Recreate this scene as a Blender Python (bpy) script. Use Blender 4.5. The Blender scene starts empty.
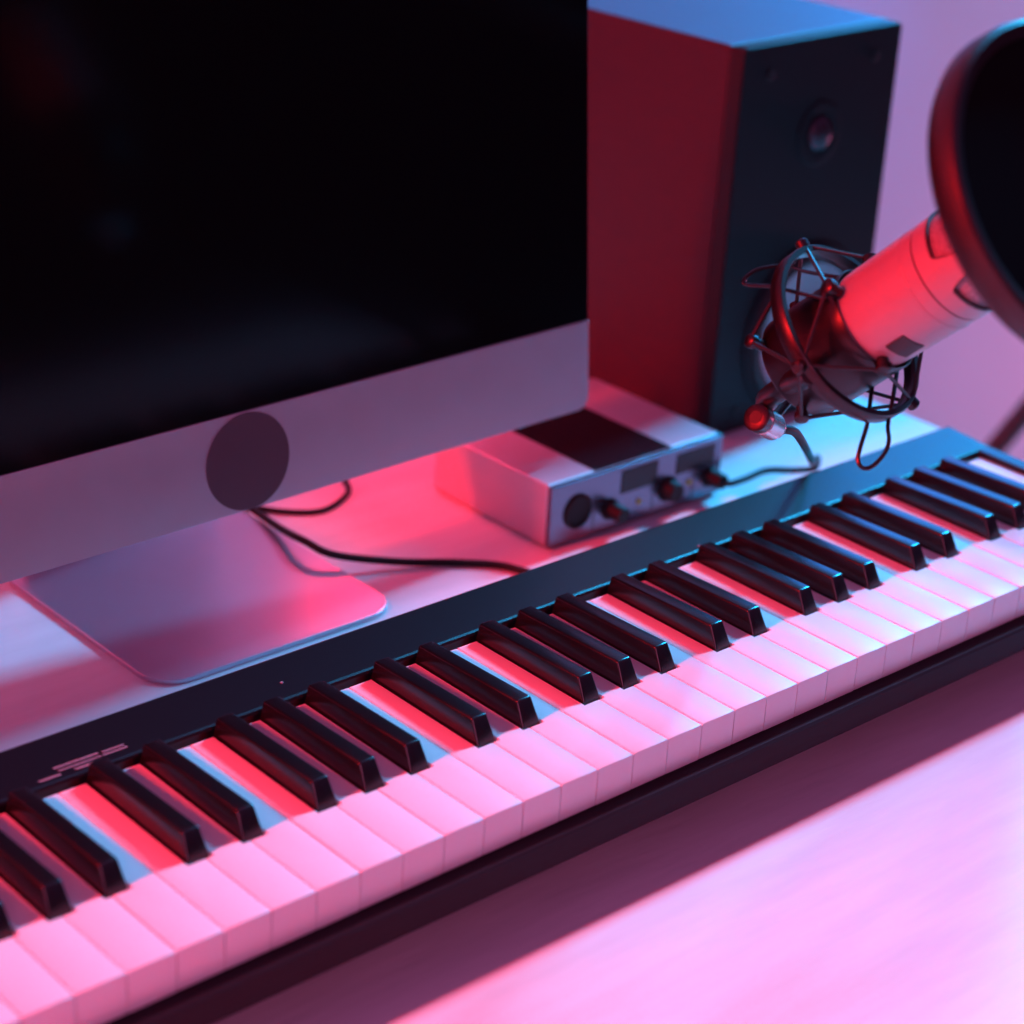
import bpy, bmesh, math, random
from mathutils import Vector, Matrix, Euler
random.seed(3)
PI = math.pi
sc = bpy.context.scene
col = sc.collection

# ------------------------------------------------------------------ materials
def mat(name, base, rough=.5, metal=0., spec=.5, noise=None, bump=0., bscale=200., coat=0., emit=None, stretch=None):
    m = bpy.data.materials.new(name); m.use_nodes = True
    nt = m.node_tree; b = nt.nodes['Principled BSDF']
    b.inputs['Base Color'].default_value = (*base, 1)
    b.inputs['Roughness'].default_value = rough
    b.inputs['Metallic'].default_value = metal
    b.inputs['Specular IOR Level'].default_value = spec
    b.inputs['Coat Weight'].default_value = coat
    if emit:
        b.inputs['Emission Color'].default_value = (*emit[0], 1)
        b.inputs['Emission Strength'].default_value = emit[1]
    tc = nt.nodes.new('ShaderNodeTexCoord'); mp = nt.nodes.new('ShaderNodeMapping')
    nt.links.new(tc.outputs['Object'], mp.inputs['Vector'])
    if stretch: mp.inputs['Scale'].default_value = stretch
    if noise:
        n = nt.nodes.new('ShaderNodeTexNoise'); n.inputs['Scale'].default_value = noise[1]
        n.inputs['Detail'].default_value = 6
        nt.links.new(mp.outputs['Vector'], n.inputs['Vector'])
        r = nt.nodes.new('ShaderNodeValToRGB')
        r.color_ramp.elements[0].position = .3; r.color_ramp.elements[1].position = .7
        r.color_ramp.elements[0].color = (*[c*(1-noise[0]) for c in base], 1)
        r.color_ramp.elements[1].color = (*base, 1)
        nt.links.new(n.outputs['Fac'], r.inputs['Fac'])
        nt.links.new(r.outputs['Color'], b.inputs['Base Color'])
    if bump:
        n2 = nt.nodes.new('ShaderNodeTexNoise'); n2.inputs['Scale'].default_value = bscale
        n2.inputs['Detail'].default_value = 4
        nt.links.new(mp.outputs['Vector'], n2.inputs['Vector'])
        bp = nt.nodes.new('ShaderNodeBump'); bp.inputs['Strength'].default_value = bump
        bp.inputs['Distance'].default_value = .001
        nt.links.new(n2.outputs['Fac'], bp.inputs['Height'])
        nt.links.new(bp.outputs['Normal'], b.inputs['Normal'])
    return m

M = dict(
    desk=mat('desk_white_laminate', (.80, .80, .80), .55, spec=.3, noise=(.10, 14), bump=.3, bscale=34, stretch=(1, 6, 6)),
    desk_under=mat('desk_underside', (.55, .55, .55), .6, noise=(.05, 30)),
    wall=mat('wall_paint', (.92, .72, .80), .8, noise=(.04, 6), bump=.15, bscale=300),
    floor=mat('floor_boards', (.30, .26, .24), .5, noise=(.3, 5), stretch=(1, 8, 1)),
    trim=mat('baseboard_paint', (.6, .6, .6), .5, noise=(.03, 20)),
    wkey=mat('white_key_plastic', (.82, .80, .80), .33, noise=(.02, 8)),
    bkey=mat('black_key_plastic', (.006, .005, .007), .24, spec=.7, bump=.05, bscale=900),
    kbody=mat('piano_black_plastic', (.007, .006, .010), .30, spec=.5, bump=.10, bscale=1200),
    kdark=mat('piano_inner_felt', (.015, .008, .01), .9, noise=(.3, 200)),
    kfront=mat('piano_front_plastic', (.022, .012, .018), .6, spec=.12, bump=.1, bscale=900),
    printw=mat('panel_print_grey', (.30, .25, .28), .6, noise=(.1, 300)),
    glass=mat('screen_black_glass', (.003, .003, .004), .14, spec=.12, noise=(.2, 5)),
    alu=mat('brushed_aluminium', (.62, .58, .62), .45, metal=.55, noise=(.04, 40), bump=.03, bscale=900),
    aluf=mat('stand_aluminium', (.58, .57, .68), .38, metal=.96, noise=(.03, 30)),
    logo=mat('dark_grey_logo', (.12, .085, .10), .35, spec=.4, noise=(.05, 40)),
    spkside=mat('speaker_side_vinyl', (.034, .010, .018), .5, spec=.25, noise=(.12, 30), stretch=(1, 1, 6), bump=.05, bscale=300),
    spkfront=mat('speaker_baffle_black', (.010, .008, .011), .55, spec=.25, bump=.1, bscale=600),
    spktop_lit=mat('speaker_top_vinyl_blue_lit', (.03, .13, .21), .5, spec=.5, noise=(.08, 30)),  # blue light falling on the cabinet top is put into this vinyl colour
    rubber=mat('black_rubber', (.012, .012, .013), .55, noise=(.1, 60)),
    cone=mat('woofer_cone_grey', (.36, .34, .38), .38, metal=.3, noise=(.08, 80)),
    dome=mat('tweeter_dome', (.05, .04, .05), .3, metal=.3, noise=(.05, 80)),
    iface=mat('interface_silver', (.52, .50, .55), .40, metal=.25, noise=(.03, 60)),
    ifaceface=mat('interface_faceplate', (.17, .19, .25), .26, metal=.9, noise=(.03, 90)),
    black=mat('matte_black_plastic', (.010, .009, .011), .6, spec=.25, noise=(.1, 90)),
    disp=mat('dark_display_window', (.008, .010, .014), .2, spec=.3, noise=(.1, 60)),
    led=mat('yellow_green_led', (.35, .38, .05), .3, noise=(.05, 60)),
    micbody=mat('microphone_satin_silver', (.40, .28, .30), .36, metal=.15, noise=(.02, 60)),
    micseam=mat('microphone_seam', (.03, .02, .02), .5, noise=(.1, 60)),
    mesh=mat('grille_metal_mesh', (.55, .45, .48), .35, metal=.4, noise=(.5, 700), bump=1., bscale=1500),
    shock=mat('shock_mount_black_metal', (.007, .007, .009), .33, spec=.5, bump=.04, bscale=700),
    stand=mat('stand_tube_paint', (.05, .035, .045), .55, noise=(.1, 60)),
    cord=mat('elastic_cord_black', (.018, .015, .017), .5, noise=(.3, 900)),
    pop=mat('pop_filter_rim_plastic', (.014, .010, .012), .34, spec=.5, bump=.05, bscale=700),
    nylon=mat('pop_filter_nylon', (.004, .004, .005), .9, spec=.1, noise=(.3, 1500)),
    cable=mat('cable_rubber', (.008, .007, .009), .55, spec=.25, noise=(.1, 80)),
    steel=mat('polished_steel', (.62, .62, .64), .25, metal=.7, noise=(.04, 90)),
)

# ------------------------------------------------------------------ mesh helpers
def finish(o, bevel=0., seg=2, smooth=True, ang=40):
    me = o.data
    if smooth:
        for p in me.polygons: p.use_smooth = True
        es = me.attributes.get('sharp_edge')
        bm = bmesh.new(); bm.from_mesh(me)
        for e in bm.edges:
            if len(e.link_faces) == 2 and e.calc_face_angle(0) > math.radians(ang): e.smooth = False
        bm.to_mesh(me); bm.free()
    if bevel:
        md = o.modifiers.new('bevel', 'BEVEL'); md.width = bevel; md.segments = seg
        md.limit_method = 'ANGLE'; md.angle_limit = math.radians(35); md.harden_normals = smooth
    return o

def obj(name, bm, m, parent=None, bevel=0., seg=2, smooth=True, ang=40):
    bmesh.ops.recalc_face_normals(bm, faces=bm.faces[:])
    me = bpy.data.meshes.new(name); bm.to_mesh(me); bm.free()
    o = bpy.data.objects.new(name, me); col.objects.link(o)
    ms = m if isinstance(m, (list, tuple)) else [m]
    for x in ms: me.materials.append(x)
    if parent: o.parent = parent
    return finish(o, bevel, seg, smooth, ang)

def thing(name, label, cat, loc=(0, 0, 0), rot=None, group=None):
    o = bpy.data.objects.new(name, None); col.objects.link(o)
    o.empty_display_size = .05; o.location = loc
    if rot is not None: o.rotation_euler = rot
    o['label'] = label; o['category'] = cat
    if group: o['group'] = group
    return o

def tag(o, label, cat, group=None):
    o['label'] = label; o['category'] = cat
    if group: o['group'] = group
    return o

def box(bm, x0, x1, y0, y1, z0, z1, mi=0):
    v = [bm.verts.new(p) for p in ((x0,y0,z0),(x1,y0,z0),(x1,y1,z0),(x0,y1,z0),(x0,y0,z1),(x1,y0,z1),(x1,y1,z1),(x0,y1,z1))]
    for f in ((3,2,1,0),(4,5,6,7),(0,1,5,4),(1,2,6,5),(2,3,7,6),(3,0,4,7)):
        bm.faces.new([v[i] for i in f]).material_index = mi
    return bm

def prism(bm, pts, z0, z1):
    a = [bm.verts.new((x, y, z0)) for x, y in pts]; b = [bm.verts.new((x, y, z1)) for x, y in pts]
    bm.faces.new(a[::-1]); top = bm.faces.new(b); n = len(pts)
    for i in range(n): bm.faces.new((a[i], a[(i+1) % n], b[(i+1) % n], b[i]))
    return top

def rrect(w, h, r, n=6, cx=0, cy=0):
    pts = []
    for (sx, sy, a0) in ((1,-1,-90),(1,1,0),(-1,1,90),(-1,-1,180)):
        for i in range(n+1):
            a = math.radians(a0 + 90*i/n)
            pts.append((cx+sx*(w/2-r)+r*math.cos(a), cy+sy*(h/2-r)+r*math.sin(a)))
    return pts

def lathe(bm, prof, n=48, org=Vector((0,0,0)), ax=Vector((0,0,1)), capa=True, capb=True, ref=None):
    """prof: list of (radius, height along ax)"""
    ax = ax.normalized()
    e1 = (ref or (Vector((1,0,0)) if abs(ax.x) < .8 else Vector((0,1,0))))
    e1 = (e1 - ax*e1.dot(ax)).normalized(); e2 = ax.cross(e1)
    rings = []
    for r, h in prof:
        rings.append([bm.verts.new(org + ax*h + (e1*math.cos(2*PI*i/n) + e2*math.sin(2*PI*i/n))*max(r, 1e-6)) for i in range(n)])
    for a, b in zip(rings, rings[1:]):
        for i in range(n): bm.faces.new((a[i], a[(i+1) % n], b[(i+1) % n], b[i]))
    if capa: bm.faces.new(rings[0][::-1])
    if capb: bm.faces.new(rings[-1])
    return rings

def smooth_path(pts, sub=8):
    P = [Vector(p) for p in pts]; out = []
    for i in range(len(P)-1):
        p0 = P[max(i-1, 0)]; p1 = P[i]; p2 = P[i+1]; p3 = P[min(i+2, len(P)-1)]
        for k in range(sub):
            t = k/sub
            out.append(.5*((2*p1) + (p2-p0)*t + (2*p0-5*p1+4*p2-p3)*t*t + (3*p1-p0-3*p2+p3)*t**3))
    out.append(P[-1]); return out

def tube(bm, pts, r, n=10, closed=False):
    P = [Vector(p) for p in pts]; m = len(P); rings = []
    T = []
    for i in range(m):
        a = P[(i-1) % m] if (closed or i) else P[i]; b = P[(i+1) % m] if (closed or i < m-1) else P[i]
        T.append((b-a).normalized())
    up = Vector((0,0,1)) if abs(T[0].z) < .9 else Vector((1,0,0))
    nrm = (up - T[0]*up.dot(T[0])).normalized()
    for i in range(m):
        nrm = (nrm - T[i]*nrm.dot(T[i])).normalized(); bi = T[i].cross(nrm)
        rr = r[i] if isinstance(r, (list, tuple)) else r
        rings.append([bm.verts.new(P[i] + (nrm*math.cos(2*PI*k/n) + bi*math.sin(2*PI*k/n))*rr) for k in range(n)])
    rng = range(m) if closed else range(m-1)
    for i in rng:
        a, b = rings[i], rings[(i+1) % m]
        for k in range(n): bm.faces.new((a[k], a[(k+1) % n], b[(k+1) % n], b[k]))
    if not closed:
        bm.faces.new(rings[0][::-1]); bm.faces.new(rings[-1])
    return bm

# ------------------------------------------------------------------ camera
R_ = Vector((.74956349, -.65989356, .05191411)); U_ = Vector((.23937505, .34335038, .90819057)); F_ = Vector((.61713383, .66831954, -.41532496))
CP = Vector((-.3496, -.6140, .5321)); FPX = 2167.5
cd = bpy.data.cameras.new('camera'); cam = bpy.data.objects.new('camera', cd); col.objects.link(cam)
mw = Matrix((( R_.x, U_.x, -F_.x, CP.x), (R_.y, U_.y, -F_.y, CP.y), (R_.z, U_.z, -F_.z, CP.z), (0,0,0,1)))
cam.matrix_world = mw
cd.sensor_width = 36; cd.lens = FPX/1024*36; cd.clip_start = .02; cd.clip_end = 50
cd.dof.use_dof = True; cd.dof.focus_distance = 1.11; cd.dof.aperture_fstop = 5.6
sc.camera = cam
def at(px, py, d):     # measured point of the place: photo position plus its distance
    return CP + (F_ + R_*((px-512)/FPX) - U_*((py-512)/FPX))*d

# ------------------------------------------------------------------ room
ZD = -.065             # desk top
FZ = ZD - .735
bm = bmesh.new(); box(bm, -3.2, 3.6, -2.6, 1.0, FZ-.1, FZ); o = obj('floor', bm, M['floor'], smooth=False); o['kind'] = 'structure'
bm = bmesh.new(); box(bm, -3.2, 3.6, .90, 1.0, FZ, 1.75); o = obj('wall_back', bm, M['wall'], smooth=False); o['kind'] = 'structure'
bm = bmesh.new(); box(bm, -3.2, 3.6, .885, .90, FZ, FZ+.09); o = obj('baseboard_back', bm, M['trim'], smooth=False, bevel=.003); o['kind'] = 'structure'

# ------------------------------------------------------------------ desk
desk = thing('desk', 'white desk with faint wood grain under the piano keyboard', 'desk', (0, 0, FZ))
def local(o, base):     # geometry written in world metres below a thing whose origin is elsewhere
    o.location = -Vector(base); return o
dk = (0, 0, FZ)
bm = bmesh.new(); box(bm, -1.0, .9025, -.42, .875, ZD-.03, ZD); local(obj('desktop', bm, M['desk'], desk, bevel=.0035, seg=3), dk)
for x, y in ((-.93,-.35),(.83,-.35),(-.93,.70),(.83,.70)):
    bm = bmesh.new(); box(bm, x-.025, x+.025, y-.025, y+.025, FZ, ZD-.03); local(obj('leg', bm, M['desk_under'], desk, bevel=.002), dk)
bm = bmesh.new(); box(bm, -.90, .80, .69, .71, ZD-.12, ZD-.03); local(obj('back_rail', bm, M['desk_under'], desk, bevel=.002), dk)

# ------------------------------------------------------------------ digital piano
PW = .0235; NW = 52; X0 = -20*PW; X1 = 32*PW
ZB = -.0205           # top of the ledge in front of the keys
YB = .1315            # back end of the white keys
pb = (.14, .08, ZD)
piano = thing('piano_keyboard', 'long black digital piano with white and black keys running diagonally across the desk', 'piano', pb)
# lower chassis: profile swept along X
def sweep(name, prof, x0, x1, m, bevel=0.):
    bm = bmesh.new()
    a = [bm.verts.new((x0, y, z)) for y, z in prof]; b = [bm.verts.new((x1, y, z)) for y, z in prof]
    n = len(prof); bm.faces.new(a); bm.faces.new(b[::-1])
    for i in range(n): bm.faces.new((a[i], b[i], b[(i+1) % n], a[(i+1) % n]))
    return local(obj(name, bm, m, piano, bevel=bevel, seg=3, ang=(4 if name == 'control_panel' else 40)), pb)
CHK = .0065            # end cheeks
sweep('key_bed', [(.003, ZB-.001), (.165, ZB-.001), (.165, ZD+.008), (.03, ZD+.008), (.014, -.040)], X0, X1, M['kdark'])
sweep('front_ledge', [(.002, ZB), (-.0085, ZB), (-.0097, ZB-.0012), (-.0100, -.0335), (-.0080, -.0370), (.016, -.0405), (.016, ZB-.002), (.002, ZB-.002)], X0-CHK, X1+CHK, M['kfront'])
sweep('control_panel', [(.1345, .0018), (.1350, .0032), (.1362, .0038), (.1680, .0062), (.1694, .0058), (.1704, .0040), (.1720, -.030), (.168, ZD+.010), (.150, ZD+.010), (.150, -.012), (.1345, -.012)], X0-CHK, X1+CHK, M['kbody'])
for xa, xb in ((X0-CHK, X0-.0006), (X1-.0052, X1+CHK)):
    bm = bmesh.new()
    prof = [(-.0088, ZB+.001), (-.0080, -.001), (-.006, .0018), (.030, .0028), (.1360, .0040), (.1360, -.055), (.02, -.055), (.012, -.040), (-.0085, -.037)]
    a = [bm.verts.new((xa, y, z)) for y, z in prof]; b = [bm.verts.new((xb, y, z)) for y, z in prof]
    bm.faces.new(a); bm.faces.new(b[::-1])
    for i in range(len(prof)): bm.faces.new((a[i], b[i], b[(i+1) % len(prof)], a[(i+1) % len(prof)]))
    local(obj('end_cheek', bm, M['kbody'], piano, bevel=.0012, seg=3), pb)
for x in (-.40, .14, .70):
    for y in (.035, .150):
        bm = bmesh.new(); lathe(bm, [(.009, 0), (.010, .002), (.010, .0095)], 24, Vector((x, y, ZD))); local(obj('rubber_foot', bm, M['rubber'], piano), pb)

# key shapes.  note index in octave: C D E F G A B = 0..6 ; black offsets from the gap right of the white key
BW = .0112                                   # width of a black key at its base
BO = {0: -.0026, 1: .0026, 3: -.0036, 4: 0., 5: .0033}
gap = .00033; hw = BW/2 + .0011
YF = .0497                                   # where the black keys begin
def white_shape(n, first=False, last=False):
    L = gap; Rr = PW - gap - (.0055 if last else 0)
    l = L; r = Rr
    prev = (n-1) % 7
    if prev in BO and not first: l = max(L, BO[prev] + hw)
    if n in BO and not last: r = min(Rr, PW + BO[n] - hw)
    pts = [(L, 0), (Rr, 0)]
    if r < Rr: pts += [(Rr, YF-.0012), (r, YF-.0012)]
    pts += [(r, YB), (l, YB)]
    if l > L: pts += [(l, YF-.0012), (L, YF-.0012)]
    return pts
cache = {}
def white_mesh(n, first, last):
    k = (n, first, last)
    if k in cache: return cache[k]
    bm = bmesh.new(); prism(bm, white_shape(n, first, last), ZB+.0006, 0)
    bmesh.ops.recalc_face_normals(bm, faces=bm.faces[:])
    es = [e for e in bm.edges if all(abs(v.co.z) < 1e-6 for v in e.verts)]
    bmesh.ops.bevel(bm, geom=es, offset=.0005, segments=3, profile=.5, affect='EDGES')
    for f in bm.faces: f.smooth = True
    for e in bm.edges:
        if len(e.link_faces) == 2 and e.calc_face_angle(0) > math.radians(40): e.smooth = False
    me = bpy.data.meshes.new('white_key'); bm.to_mesh(me); bm.free(); me.materials.append(M['wkey'])
    cache[k] = me; return me
bm = bmesh.new()
wb, wt = BW/2, .0046
bl = [(-wb, YF+.0005, .0), (wb, YF+.0005, .0), (wb, .1336, .0), (-wb, .1336, .0)]
tp = [(-wt, .0565, .0116), (wt, .0565, .0116), (wt, .1322, .0094), (-wt, .1322, .0094)]
lo = [bm.verts.new((x, y, ZB+.002)) for x, y, z in bl]
a = [bm.verts.new(p) for p in bl]; b = [bm.verts.new(p) for p in tp]
for q, w in ((lo, a), (a, b)):
    for i in range(4): bm.faces.new((q[i], q[(i+1) % 4], w[(i+1) % 4], w[i]))
bm.faces.new(b); bm.faces.new(lo[::-1])
bmesh.ops.recalc_face_normals(bm, faces=bm.faces[:])
es = [e for e in bm.edges if e.verts[0].co.z > -.001 and e.verts[1].co.z > -.001 and max(v.co.z for v in e.verts) > .005]
bmesh.ops.bevel(bm, geom=es, offset=.0011, segments=4, profile=.5, affect='EDGES')
for f in bm.faces: f.smooth = True
for e in bm.edges:
    if len(e.link_faces) == 2 and e.calc_face_angle(0) > math.radians(50): e.smooth = False
bkm = bpy.data.meshes.new('black_key'); bm.to_mesh(bkm); bm.free(); bkm.materials.append(M['bkey'])
for w in range(NW):
    n = (w + 5) % 7                          # lowest key is an A
    x = X0 + w*PW
    o = bpy.data.objects.new('white_key', white_mesh(n, w == 0, w == NW-1)); col.objects.link(o)
    o.parent = piano; o.location = Vector((x, 0, random.uniform(-.00012, .00012))) - Vector(pb)
    if n in BO and w < NW-1:
        o = bpy.data.objects.new('black_key', bkm); col.objects.link(o)
        o.parent = piano; o.location = Vector((x + PW + BO[n], 0, 0)) - Vector(pb)
# printed marks behind the keys (too small to read in the photo): rows of tiny strokes
def strokes(bm, x0, x1, y, z, h, skew=0):
    x = x0
    while x < x1:
        wd = random.uniform(.0006, .0011)
        box(bm, x, min(x+wd, x1), y+random.uniform(0, h*.25), y+h*random.uniform(.8, 1), z, z+.00012)
        x += wd + random.uniform(.0003, .0006)
def pz(y): return .0038 + (y-.1362)/.0318*.0024
for (x0, x1, y, h) in ((.0755, .0990, .1435, .0016), (.0765, .0990, .1408, .0014), (.1000, .1130, .1408, .0015), (.1010, .1125, .1432, .0014),
                       (.0650, .0760, .1380, .0018), (.0835, .0930, .1378, .0018), (.0290, .0420, .1400, .0018)):
    bm = bmesh.new(); box(bm, x0, x1, y, y+h*.28, pz(y)+.0001, pz(y)+.0003); box(bm, x0, x0+.0005, y, y+h, pz(y)+.0001, pz(y)+.0003)
    strokes(bm, x0+.0003, x1, y+h*.2, pz(y)+.0001, h*.8)
    local(obj('printed_mark', bm, M['printw'], piano, smooth=False), pb)
for (x, y) in ((.206, .148), (.493, .139)):  # two small pale dots on the panel
    bm = bmesh.new(); lathe(bm, [(.0009, 0), (.0007, .0004)], 12, Vector((x, y, pz(min(y, .15)))))
    local(obj('panel_dot', bm, M['printw'], piano, smooth=False), pb)

# ------------------------------------------------------------------ all-in-one computer
ax = Vector((math.cos(math.radians(1)), math.sin(math.radians(1)), 0)); nn = Vector((-ax.y, ax.x, 0))
tilt = math.radians(5.5); up = nn*math.sin(tilt) + Vector((0,0,1))*math.cos(tilt); bk = ax.cross(up)*-1   # bk points away from the viewer
if bk.y < 0: bk = -bk
CW = .528; CH = .059; DH = .352
O = Vector((.5755, .3200, .0099))            # lower right front corner
def place(o): o.matrix_basis = Matrix.Translation(-Vector(cb)) @ DM; return o
DM = Matrix(((ax.x, up.x, bk.x, O.x), (ax.y, up.y, bk.y, O.y), (ax.z, up.z, bk.z, O.z), (0,0,0,1)))  # local: x along, y up, z back
cb = (.302, .375, ZD)
comp = thing('desktop_computer', 'slim all-in-one desktop computer with black screen and pale aluminium chin standing behind the piano', 'computer', cb)
rr = .009
def dpoly(bm, x0, x1, y0, y1, z0, z1, rbl=0, rbr=0, rtl=0, rtr=0):
    pts = []
    for cx, cy, r, a0 in ((x1, y0, rbr, -90), (x1, y1, rtr, 0), (x0, y1, rtl, 90), (x0, y0, rbl, 180)):
        sx = -1 if cx == x1 else 1; sy = 1 if cy == y0 else -1
        if r:
            for i in range(7):
                a = math.radians(a0+15*i); pts.append((cx+sx*r+r*math.cos(a), cy+sy*r+r*math.sin(a)))
        else: pts.append((cx, cy))
    return prism(bm, pts, z0, z1)
bm = bmesh.new(); dpoly(bm, -CW, 0, 0, CH, 0, .005, rbl=rr, rbr=rr); place(obj('chin', bm, M['alu'], comp, bevel=.0006, seg=2))
bm = bmesh.new(); dpoly(bm, -CW, 0, CH+.0003, DH, .0003, .005, rtl=rr, rtr=rr); place(obj('screen_glass', bm, M['glass'], comp, bevel=.0004, seg=2))
# back shell: thin at the rim, bulging toward the middle
bm = bmesh.new(); nx, ny = 40, 26; g = []
for i in range(nx+1):
    row = []
    for j in range(ny+1):
        u_, v_ = i/nx, j/ny
        e = (math.sin(PI*u_)**.9)*(math.sin(PI*v_)**.45)
        row.append(bm.verts.new((-CW*u_*.998-.001*.5, DH*v_*.998+.0004, .0050 + .062*e)))
    g.append(row)
for i in range(nx):
    for j in range(ny): bm.faces.new((g[i][j], g[i+1][j], g[i+1][j+1], g[i][j+1]))
rim = [g[i][0] for i in range(nx+1)] + [g[nx][j] for j in range(1, ny+1)] + [g[i][ny] for i in range(nx-1, -1, -1)] + [g[0][j] for j in range(ny-1, 0, -1)]
bm.faces.new(rim)
place(obj('back_shell', bm, M['alu'], comp))
# round logo on the chin
LC = (-.2705, .0292)
bm = bmesh.new(); lathe(bm, [(.0288, 0), (.0288, .0009)], 64, Vector((LC[0], LC[1], -.0007)), Vector((0,0,1)))
place(obj('logo', bm, M['logo'], comp, bevel=.0002)); comp.children[-1]['label'] = 'dark round logo on the chin'
# stand: neck and foot
FX0, FX1, FY0, FY1 = .2185, .3895, .2790, .460
bm = bmesh.new()
pts = rrect(FX1-FX0, FY1-FY0, .022, 8, (FX0+FX1)/2, (FY0+FY1)/2)
pts = [(x if y < .40 else x, y) for x, y in pts]
prism(bm, pts, ZD, ZD+.0032); local(obj('stand_foot', bm, M['aluf'], comp, bevel=.0006, seg=2), cb)
bm = bmesh.new()
path = [(.452, ZD+.0045), (.456, ZD+.03), (.452, ZD+.07), (.446, ZD+.13), (.432, ZD+.18), (.410, ZD+.215)]
path2 = [(.458, ZD+.0045), (.462, ZD+.03), (.458, ZD+.072), (.452, ZD+.134), (.438, ZD+.184), (.416, ZD+.220)]
prof = path + path2[::-1]
a = [bm.verts.new((.235, y, z)) for y, z in prof]; b = [bm.verts.new((.375, y, z)) for y, z in prof]
bm.faces.new(a); bm.faces.new(b[::-1])
for i in range(len(prof)): bm.faces.new((a[i], b[i], b[(i+1) % len(prof)], a[(i+1) % len(prof)]))
local(obj('stand_neck', bm, M['aluf'], comp, bevel=.001), cb)

# ------------------------------------------------------------------ loudspeaker
SX0, SX1, SY0, SY1, SZ1 = .7310, .9040, .3600, .610, .2195
sb = ((SX0+SX1)/2, (SY0+SY1)/2, ZD)
spk = thing('studio_speaker', 'tall black box studio loudspeaker right of the computer, behind the microphone', 'loudspeaker', sb)
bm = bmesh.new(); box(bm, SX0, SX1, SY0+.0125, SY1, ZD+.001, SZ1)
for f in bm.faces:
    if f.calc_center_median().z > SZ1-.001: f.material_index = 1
local(obj('cabinet', bm, [M['spkside'], M['spktop_lit']], spk, bevel=.0025, seg=3), sb)
bm = bmesh.new(); prism(bm, rrect(SX1-SX0, SZ1-ZD-.001, .004, 4), 0, .0137)
o = obj('front_baffle', bm, M['spkfront'], spk, bevel=.0022, seg=3)
o.matrix_basis = Matrix.Translation(Vector((0, SY0+.0138-sb[1], (SZ1+ZD+.001)/2-ZD))) @ Matrix.Rotation(PI/2, 4, 'X')
WC = Vector((.8265, SY0, .002)); TC = Vector((.8200, SY0, .1495)); FW = Vector((0,-1,0))
bm = bmesh.new(); lathe(bm, [(.0665, -.0005), (.0665, .0012), (.0655, .0020), (.0640, .0024), (.0615, .0025), (.0615, -.0005)], 72, WC, FW); local(obj('woofer_frame', bm, M['spkfront'], spk), sb)
bm = bmesh.new()
prof = [(.0625, .0008)] + [(.0565+.0058*math.cos(a), .0012+.0062*math.sin(a)) for a in [PI*i/10 for i in range(11)]] + [(.0505, .0002)]
lathe(bm, prof, 72, WC, FW, capa=False, capb=False); local(obj('woofer_surround', bm, M['rubber'], spk), sb)
bm = bmesh.new(); lathe(bm, [(.0508, .0042), (.044, .0028), (.036, .0014), (.026, .0007), (.020, .0006)], 72, WC, FW, capa=False, capb=True)
local(obj('woofer_cone', bm, M['cone'], spk), sb)
bm = bmesh.new(); lathe(bm, [(.0185*math.cos(a), .0006+.0075*math.sin(a)) for a in [PI/2*i/8 for i in range(9)]], 48, WC, FW, capb=False); local(obj('dust_cap', bm, M['rubber'], spk), sb)
bm = bmesh.new(); lathe(bm, [(.0240, -.0005), (.0240, .0004), (.0230, .0008), (.0200, .0006), (.0150, .0004)], 56, TC, FW, capb=False); local(obj('tweeter_frame', bm, M['spkfront'], spk), sb)
bm = bmesh.new(); lathe(bm, [(.0125*math.cos(a), .0003+.0062*math.sin(a)) for a in [PI/2*i/8 for i in range(9)]], 48, TC, FW, capb=False); local(obj('tweeter_dome', bm, M['dome'], spk), sb)
for x in (.7600, .8755):
    for z in (.1985, -.048):
        bm = bmesh.new(); lathe(bm, [(.0042, -.0003), (.0042, .0008), (.0030, .0012), (.0018, .0002)], 24, Vector((x, SY0, z)), FW); local(obj('screw', bm, M['rubber'], spk), sb)

spk.rotation_euler.z = math.radians(2)
left = spk.copy(); col.objects.link(left)  # unseen second loudspeaker, added to keep red light off the left of the desk
for ch in spk.children:
    c = ch.copy(); col.objects.link(c); c.parent = left
left.location = (-.128, sb[1]-.110, ZD); left.rotation_euler.z = math.radians(-2)
left['label'] = 'tall black box studio loudspeaker added unseen left of the computer to shade the desk'
spk['group'] = left['group'] = 'pair of studio loudspeakers'

# ------------------------------------------------------------------ audio interface
IX0, IX1, IY0, IY1, IZ1 = .5160, .6735, .2875, .4160, -.0205
ib = ((IX0+IX1)/2, (IY0+IY1)/2, ZD)
itf = thing('audio_interface', 'silver box audio interface with dark top window and front knobs on the desk', 'audio interface', ib)
bm = bmesh.new()
pts = [(IX0, IY0+.004), (IX1, IY0+.004), (IX1, IY1)]
for i in range(9):
    a = math.radians(90+90*i/8); pts.append((IX0+.022+.022*math.cos(a), IY1-.022+.022*math.sin(a)))
prism(bm, pts, ZD+.002, IZ1); local(obj('housing', bm, M['iface'], itf, bevel=.0022, seg=3), ib)
bm = bmesh.new(); box(bm, IX0+.0004, IX1-.0004, IY0, IY0+.0042, ZD+.002, IZ1-.0002); local(obj('front_plate', bm, M['ifaceface'], itf, bevel=.0008), ib)
bm = bmesh.new(); prism(bm, [(.5575, .2925), (.6275, .2925), (.6275, .3850), (.5575, .3850)], IZ1-.001, IZ1+.0004); local(obj('top_window', bm, M['disp'], itf, bevel=.0002), ib)
itf.children[-1]['label'] = 'glossy black rectangle on the top'
bm = bmesh.new(); lathe(bm, [(.0120, -.001), (.0120, .0012), (.0108, .0020), (.0095, .0008), (.0060, .0002)], 40, Vector((.5400, IY0, -.0425)), FW); local(obj('jack_socket', bm, M['black'], itf), ib)
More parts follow.
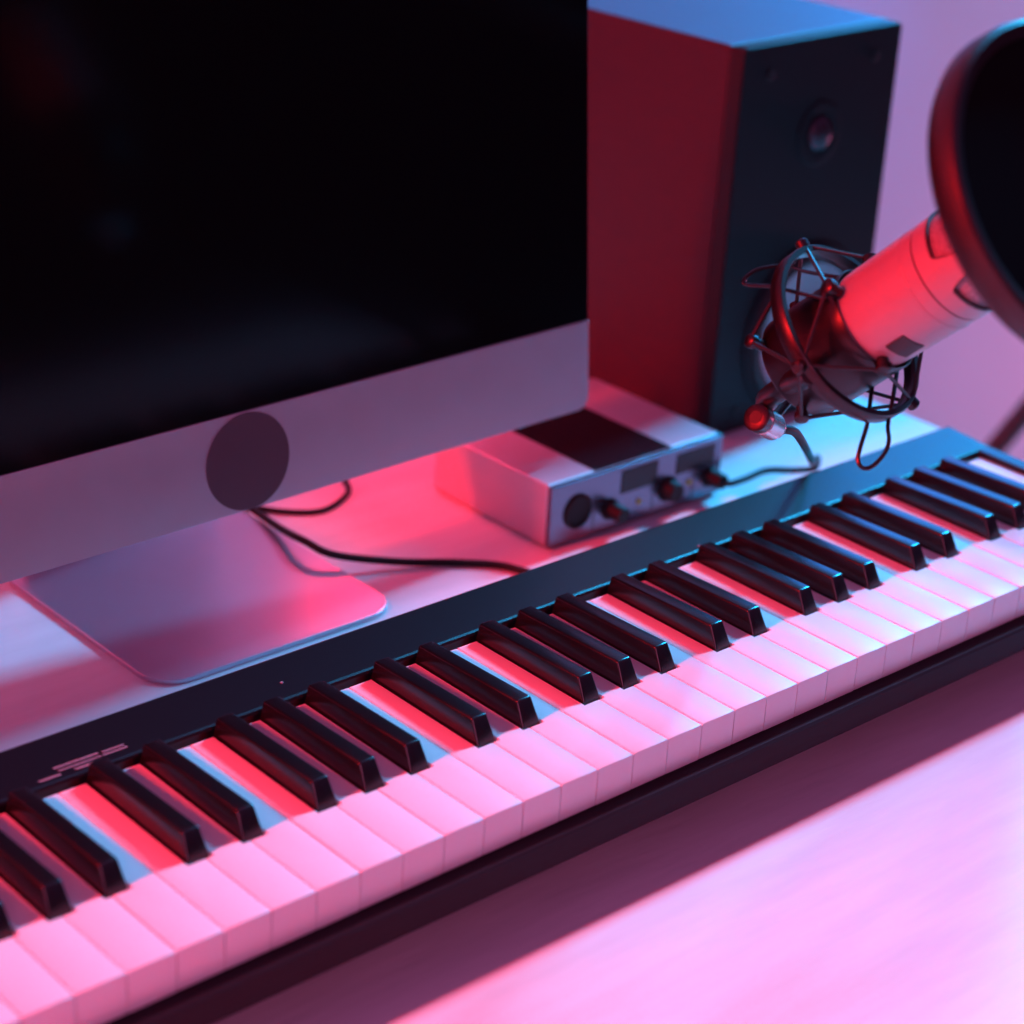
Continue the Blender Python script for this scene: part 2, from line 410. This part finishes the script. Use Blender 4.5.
for x, z, r, L in ((.5690, -.0485, .0070, .014), (.6220, -.0475, .0085, .010), (.6630, -.0490, .0070, .013)):
    bm = bmesh.new(); lathe(bm, [(r*1.05, -.001), (r*1.05, .001), (r*.86, .003), (r*.78, L-.001), (r*.68, L)], 32, Vector((x, IY0, z)), FW)
    o = local(obj('knob', bm, M['black'], itf), ib)
for x, z in ((.5955, -.0500), (.6425, -.0480)):
    bm = bmesh.new(); lathe(bm, [(.0022, -.0005), (.0022, .0008), (.0015, .0014)], 16, Vector((x, IY0, z)), FW); local(obj('indicator_light', bm, M['led'], itf), ib)
for x0, x1, z0, z1 in ((.5780, .6110, -.0405, -.0240), (.6290, .6655, -.0395, -.0250)):
    bm = bmesh.new(); box(bm, x0, x1, IY0-.0006, IY0+.001, z0, z1); local(obj('display_window', bm, M['disp'], itf, bevel=.0003), ib)
for x in (.5545, .6085, .6465):
    bm = bmesh.new(); box(bm, x-.0004, x+.0004, IY0-.0002, IY0+.001, ZD+.004, -.044); local(obj('panel_seam', bm, M['micseam'], itf, smooth=False), ib)
for x in (IX0+.02, IX1-.02):
    for y in (IY0+.02, IY1-.02):
        bm = bmesh.new(); lathe(bm, [(.006, 0), (.006, .0021)], 20, Vector((x, y, ZD))); local(obj('rubber_foot', bm, M['rubber'], itf), ib)

# ------------------------------------------------------------------ microphone, shock mount
C = Vector((.4856, .0464, .1632)); N = Vector((.13148753, -.71548004, .68614819)).normalized()
A_ = Vector((-.98352937, -.18074837, 0)).normalized(); B_ = N.cross(A_)
def cyl(s, r, t): return C + N*s + (A_*math.cos(t) + B_*math.sin(t))*r
RAD = math.radians
mic = thing('condenser_microphone', 'silver side-address condenser microphone lit red, held in the wire shock mount', 'microphone', C)
PD = Vector((.1735, -.6663, -.7280)).normalized(); MC = C + PD*.0022
def mlocal(o): o.location = -C; return o
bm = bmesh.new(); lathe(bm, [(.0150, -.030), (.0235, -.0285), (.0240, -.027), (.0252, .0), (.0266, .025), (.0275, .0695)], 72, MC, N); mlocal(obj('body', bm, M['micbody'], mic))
bm = bmesh.new(); lathe(bm, [(.0270, .0692), (.0270, .0706)], 72, MC, N); mlocal(obj('seam_ring', bm, M['micseam'], mic))
bm = bmesh.new(); lathe(bm, [(.0274, .0600), (.0277, .0606), (.0277, .0614), (.0275, .0620)], 72, MC, N, capa=False, capb=False); mlocal(obj('trim_ring', bm, M['micbody'], mic))
# head: lower cup and straps in body metal, mesh between
def shell(bm, r0, r1, s0f, s1f, t0, t1, n, O_=None):
    vo = []; D_ = (O_ - C) if O_ else Vector((0,0,0))
    for i in range(n+1):
        t = t0 + (t1-t0)*i/n; s0, s1 = s0f(t), s1f(t)
        vo.append([bm.verts.new(cyl(s_, r_, t)+D_) for s_, r_ in ((s0, r0), (s1, r0), (s1, r1), (s0, r1))])
    for i in range(n):
        a, b = vo[i], vo[i+1]
        for k in range(4): bm.faces.new((a[k], b[k], b[(k+1) % 4], a[(k+1) % 4]))
    if abs(t1-t0) < 2*PI-.01: bm.faces.new(vo[0]); bm.faces.new(vo[-1][::-1])
STRAP = [RAD(4), RAD(184)]
def cup(t):      # height of the metal cup: U-shaped windows between the straps
    d = min(abs((t-s+PI) % (2*PI)-PI) for s in STRAP)      # 0 at a strap, 90 deg at a window middle
    k = max(0, min(1, (d-RAD(9))/RAD(13)))
    return .121 - (.121-.0805)*(1-(1-k)**2.2)**.45 if k > 0 else .121
bm = bmesh.new(); shell(bm, .0277, .0264, lambda t: .0706, cup, 0, 2*PI, 240, MC)
mlocal(obj('head_frame', bm, M['micbody'], mic, ang=50))
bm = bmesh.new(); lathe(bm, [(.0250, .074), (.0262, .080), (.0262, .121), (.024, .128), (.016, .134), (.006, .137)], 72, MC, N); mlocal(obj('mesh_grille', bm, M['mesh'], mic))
bm = bmesh.new(); shell(bm, .0280, .0270, lambda t: cup(t)-.0007 if cup(t) < .12 else .1195, lambda t: cup(t)+.0008 if cup(t) < .12 else .122, 0, 2*PI, 240, MC)
mlocal(obj('window_edge', bm, M['micseam'], mic, ang=50))
# dark badge near the bottom of the body
bm = bmesh.new(); shell(bm, .0277, .0262, lambda t: .0300, lambda t: .0420, RAD(36), RAD(67), 12, MC); mlocal(obj('badge', bm, M['micseam'], mic, ang=50))
bm = bmesh.new(); lathe(bm, [(.0095, -.046), (.0100, -.044), (.0100, -.0285)], 32, MC, N); mlocal(obj('connector', bm, M['shock'], mic))

sh = thing('shock_mount', 'black wire-and-ring shock mount clasping the silver microphone', 'shock mount', C)
sl = mlocal
bm = bmesh.new(); lathe(bm, [(.0490, -.0042), (.0495, -.0036), (.0495, .0036), (.0490, .0042), (.0462, .0042), (.0458, .0036), (.0458, -.0036), (.0462, -.0042), (.0490, -.0042)], 96, C, N, capa=False, capb=False)
sl(obj('outer_ring', bm, M['shock'], sh))
bm = bmesh.new(); lathe(bm, [(.0110, -.0362), (.0270, -.0362), (.0286, -.034), (.0288, -.010), (.0287, .012), (.0287, .0190), (.0281, .0200), (.0274, .0192), (.0272, .010), (.0264, -.010), (.0258, -.031), (.0110, -.031), (.0110, -.0362)], 72, MC, N, capa=False, capb=False)
sl(obj('cradle_sleeve', bm, M['shock'], sh))
for t in (RAD(25), RAD(205)):
    bm = bmesh.new(); shell(bm, .0290, .0275, lambda t: -.030, lambda t: .018, t, t+RAD(3), 2); sl(obj('clamp_rib', bm, M['shock'], sh))
AN = [RAD(6), RAD(112), RAD(186), RAD(262)]
UP = [RAD(53), RAD(141), RAD(231), RAD(319)]
LO = [RAD(46), RAD(141), RAD(231), RAD(324)]
def lug(name, s, r0, r1, t, w=.0032):
    bm = bmesh.new(); d = (cyl(s, 1, t)-cyl(s, 0, t))
    lathe(bm, [(w*.8, 0), (w, .001), (w, r1-r0-.002), (w*1.35, r1-r0-.0015), (w*1.35, r1-r0+.002), (w*.9, r1-r0+.003)], 16, cyl(s, r0, t), d)
    sl(obj(name, bm, M['shock'], sh))
for t in UP: lug('upper_lug', .0215, .0255, .0330, t)
for t in LO: lug('lower_lug', -.0330, .0270, .0350, t, .0028)
for t in AN: lug('ring_lug', 0, .0470, .0515, t, .0026)
for i in range(4):
    t = AN[i]
    for ts, s, r in ((UP[i], .0215, .0345), (UP[i-1], .0215, .0345), (LO[i], -.0330, .0365), (LO[i-1], -.0330, .0365)):
        bm = bmesh.new(); tube(bm, [cyl(.001*(1 if s > 0 else -1), .0508, t), cyl(s, r, ts)], .00105, 8); sl(obj('elastic_cord', bm, M['cord'], sh))
# two squeeze handles of bent wire
wa = smooth_path([at(851, 279, 1.105), at(812, 273, 1.110), at(785, 266, 1.110), at(763, 268, 1.108), at(750, 274, 1.106), at(744, 281, 1.104), at(748, 285, 1.103), at(772, 287, 1.100), at(806, 295, 1.090), at(826, 300, 1.085)], 8)
bm = bmesh.new(); tube(bm, wa, .00105, 8); sl(obj('squeeze_handle', bm, M['shock'], sh))
wbp = smooth_path([at(874, 376, 1.115), at(871, 396, 1.105), at(867, 425, 1.10), at(861, 445, 1.095), at(858, 460, 1.093), at(863, 468, 1.092), at(873, 466, 1.092), at(885, 453, 1.093), at(889, 440, 1.095), at(888, 425, 1.10), at(893, 398, 1.105), at(897, 372, 1.115)], 8)
bm = bmesh.new(); tube(bm, wbp, .00115, 8); sl(obj('squeeze_handle', bm, M['shock'], sh))
# bracket arm from the ring to the swivel
p0 = cyl(0, .0485, RAD(352)); 
bm = bmesh.new()
arm = smooth_path([cyl(0, .0480, RAD(14)), at(792, 382, 1.110), at(780, 390, 1.125), at(770, 397, 1.142), at(764, 406, 1.153)], 6)
tube(bm, arm, [.0046]*3 + [.0062]*(len(arm)-6) + [.0050]*3, 14); sl(obj('bracket_arm', bm, M['shock'], sh))
sw = at(757, 418, 1.140); sd = (at(779, 430, 1.163) - sw).normalized()
bm = bmesh.new(); lathe(bm, [(.0060, -.0015), (.0074, -.0008), (.0074, .0050), (.0068, .0058)], 32, sw, sd); sl(obj('swivel_knob', bm, M['shock'], sh))
bm = bmesh.new(); lathe(bm, [(.0034, -.0019), (.0034, -.0010)], 20, sw, sd); sl(obj('swivel_screw', bm, M['rubber'], sh))
bm = bmesh.new(); lathe(bm, [(.0066, .0058), (.0074, .0065), (.0074, .0200), (.0066, .0208), (.0060, .0235), (.0040, .0250)], 32, sw, sd); sl(obj('threaded_barrel', bm, M['steel'], sh))
sh.children[-1]['label'] = 'bare steel barrel'

# boom arm carrying the mount, running behind the microphone and out of view to the right
ba = at(768, 412, 1.172)
boom = thing('boom_arm', 'thin black boom arm tube running behind the microphone', 'boom arm', at(1250, 60, 1.26))
bo = Vector(boom.location)
e0, e1 = at(842, 345, 1.185), at(1180, 120, 1.24)
bm = bmesh.new(); tube(bm, smooth_path([at(772, 418, 1.168), at(790, 396, 1.178), at(815, 366, 1.183), e0], 6) + [e1, at(1250, 60, 1.26)], .0035, 14); local(obj('tube', bm, M['shock'], boom), bo)

sp1, sp2 = at(960, 490, 2.62), at(1082, 345, 2.50)
dirn = (sp1-sp2).normalized(); low = sp2 + dirn*((sp2.z-FZ-.012)/-dirn.z)
bm = bmesh.new(); tube(bm, [low, sp1, sp2, at(1250, 60, 1.27)], .0125, 16); local(obj('stand_tube', bm, M['stand'], boom), bo)
boom.children[-1]['label'] = 'dark slanting stand tube, out of focus beyond the desk edge'

# ------------------------------------------------------------------ pop filter
th, ph = RAD(54), RAD(23)
PN = ((R_*math.cos(ph) + U_*math.sin(ph))*math.cos(th) - F_*math.sin(th)).normalized()
PC = at(1080, 189, .93)
pop = thing('pop_filter', 'round black pop filter with a broad rim in front of the microphone head', 'pop filter', PC)
bm = bmesh.new(); Rp = .078
lathe(bm, [(Rp-.0085, .0010), (Rp-.0030, .0035), (Rp-.0008, .0025), (Rp, -.0010), (Rp, -.0100), (Rp-.0015, -.0125), (Rp-.0045, -.0130), (Rp-.0085, -.0110), (Rp-.0090, -.0050), (Rp-.0085, .0010)], 128, PC, PN, capa=False, capb=False)
o = obj('rim', bm, M['pop'], pop); o.location = -PC
bm = bmesh.new(); lathe(bm, [(Rp-.0080, -.0012), (Rp-.0080, -.0004)], 96, PC, PN); o = obj('nylon_screen', bm, M['nylon'], pop); o.location = -PC
bm = bmesh.new(); lathe(bm, [(Rp-.0080, -.0092), (Rp-.0080, -.0084)], 96, PC, PN); o = obj('nylon_screen', bm, M['nylon'], pop); o.location = -PC
e = (R_*.98 + U_*.2).normalized(); e = (e - PN*e.dot(PN)).normalized()
gp = smooth_path([PC + e*(Rp-.002) - PN*.005, PC + e*(Rp+.04) - PN*.01, PC + e*(Rp+.08) - PN*.08, at(1230, 78, 1.24)], 10)
bm = bmesh.new(); tube(bm, gp, .004, 12); o = obj('gooseneck', bm, M['shock'], pop); o.location = -PC

# true size and position of the microphone group: mount ring 92 mm across, 1.03 m from the camera
S_ = .928
for t_ in (mic, sh, boom, pop):
    t_.scale = (S_, S_, S_)
mic.location = sh.location = (.4255, -.0011, .1898)
boom.location = CP + (bo - CP)*S_
pop.location = CP + (PC - CP)*S_

# ------------------------------------------------------------------ cables
def cable(name, pts, r, label, sub=10):
    bm = bmesh.new(); tube(bm, smooth_path(pts, sub), r, 12)
    return tag(obj(name, bm, M['cable']), label, 'cable')
zc = ZD + .0024
cable('cable', [(.408, .560, zc), (.400, .500, zc), (.3965, .455, zc+.001), (.3870, .400, zc+.006), (.3810, .3650, zc+.012), (.3880, .3440, zc+.009), (.4240, .3240, zc+.002), (.4570, .3040, zc), (.4790, .2790, zc), (.4900, .230, zc), (.4850, .1900, zc)], .0024,
      'thick black cable curving from under the computer towards the piano back')
cable('cable', [(.386, .540, zc), (.392, .480, zc), (.3990, .4500, zc-.0004), (.4130, .4290, zc-.0004), (.4330, .4170, zc-.0004), (.4570, .4250, zc-.0004), (.4720, .4400, zc-.0004), (.4780, .4700, zc-.0004), (.470, .550, zc)], .0019,
      'thin black cable looping on the desk just below the computer chin')
bend = sw + sd*.0255
bend = Vector((.4255, -.0011, .1898)) + (bend - C)*S_
cable('microphone_cable', [bend, at(793, 431, 1.10), at(801, 440, 1.15), at(808, 453, 1.27), at(813, 463, 1.39), (.7400, .2590, -.0440), (.7360, .2570, -.0500), (.7230, .2640, -.0510), (.7060, .2740, -.0505), (.6830, .2720, -.0500), (.6670, .2705, -.0490), (.6636, .2725, -.0490)], .0023,
      'thin black cable hanging from the shock mount swivel to the audio interface')

# ------------------------------------------------------------------ light
def area(name, loc, target, size, color, power, sy=None):
    l = bpy.data.lights.new(name, 'AREA'); l.shape = 'DISK' if not sy else 'RECTANGLE'; l.size = size
    if sy: l.size_y = sy
    l.color = color; l.energy = power
    o = bpy.data.objects.new(name, l); col.objects.link(o); o.location = loc
    o.rotation_euler = (Vector(target)-Vector(loc)).to_track_quat('-Z', 'Y').to_euler()
    return o
K = Vector((.40, .05, 0))
r_ = area('red_lamp', (-2.2, .52, 1.5), K, .70, (1, .014, .016), 330, sy=.16); r_.rotation_euler = (RAD(8), 0, 0)
b_ = area('blue_lamp', (2.85, .70, 1.75), K, 1.1, (.01, .45, .92), 460, sy=.42); b_.rotation_euler = (RAD(-64), 0, 0)
area('red_led_strip', (.515, .455, .085), (.50, .45, -.065), .11, (1, .02, .07), .26, sy=.012)
area('pink_fill', (-1.0, -1.4, .80), (.4, .4, 0), 1.0, (1, .20, .48), 11)  # added fill from the front, brightens the wall and the key fronts
area('blue_wall_panel', (1.58, .76, .44), (.6, .15, 0), .70, (0, .24, 1), 4.0, sy=.40)
area('pink_wall_fill', (2.3, .35, -.45), (1.3, .9, .1), .25, (1, .12, .30), 2.2)  # added wash out of view, turns the wall pinker towards the bottom
w = bpy.data.worlds.new('world'); sc.world = w; w.use_nodes = True
nt = w.node_tree; bg = nt.nodes['Background']; bg.inputs['Strength'].default_value = 1.0
tc = nt.nodes.new('ShaderNodeTexCoord'); sp = nt.nodes.new('ShaderNodeSeparateXYZ'); rp = nt.nodes.new('ShaderNodeValToRGB')
nt.links.new(tc.outputs['Generated'], sp.inputs[0]); nt.links.new(sp.outputs['Z'], rp.inputs['Fac']); nt.links.new(rp.outputs['Color'], bg.inputs['Color'])
rp.color_ramp.elements[0].position = .05; rp.color_ramp.elements[0].color = (.03, .006, .022, 1)   # dim room towards the horizon
rp.color_ramp.elements[1].position = .75; rp.color_ramp.elements[1].color = (.19, .052, .19, 1)    # pink-lit ceiling overhead
sc.view_settings.view_transform = 'Standard'; sc.view_settings.look = 'None'
sc.view_settings.exposure = 0; sc.view_settings.gamma = 1; sc.view_settings.use_curve_mapping = False
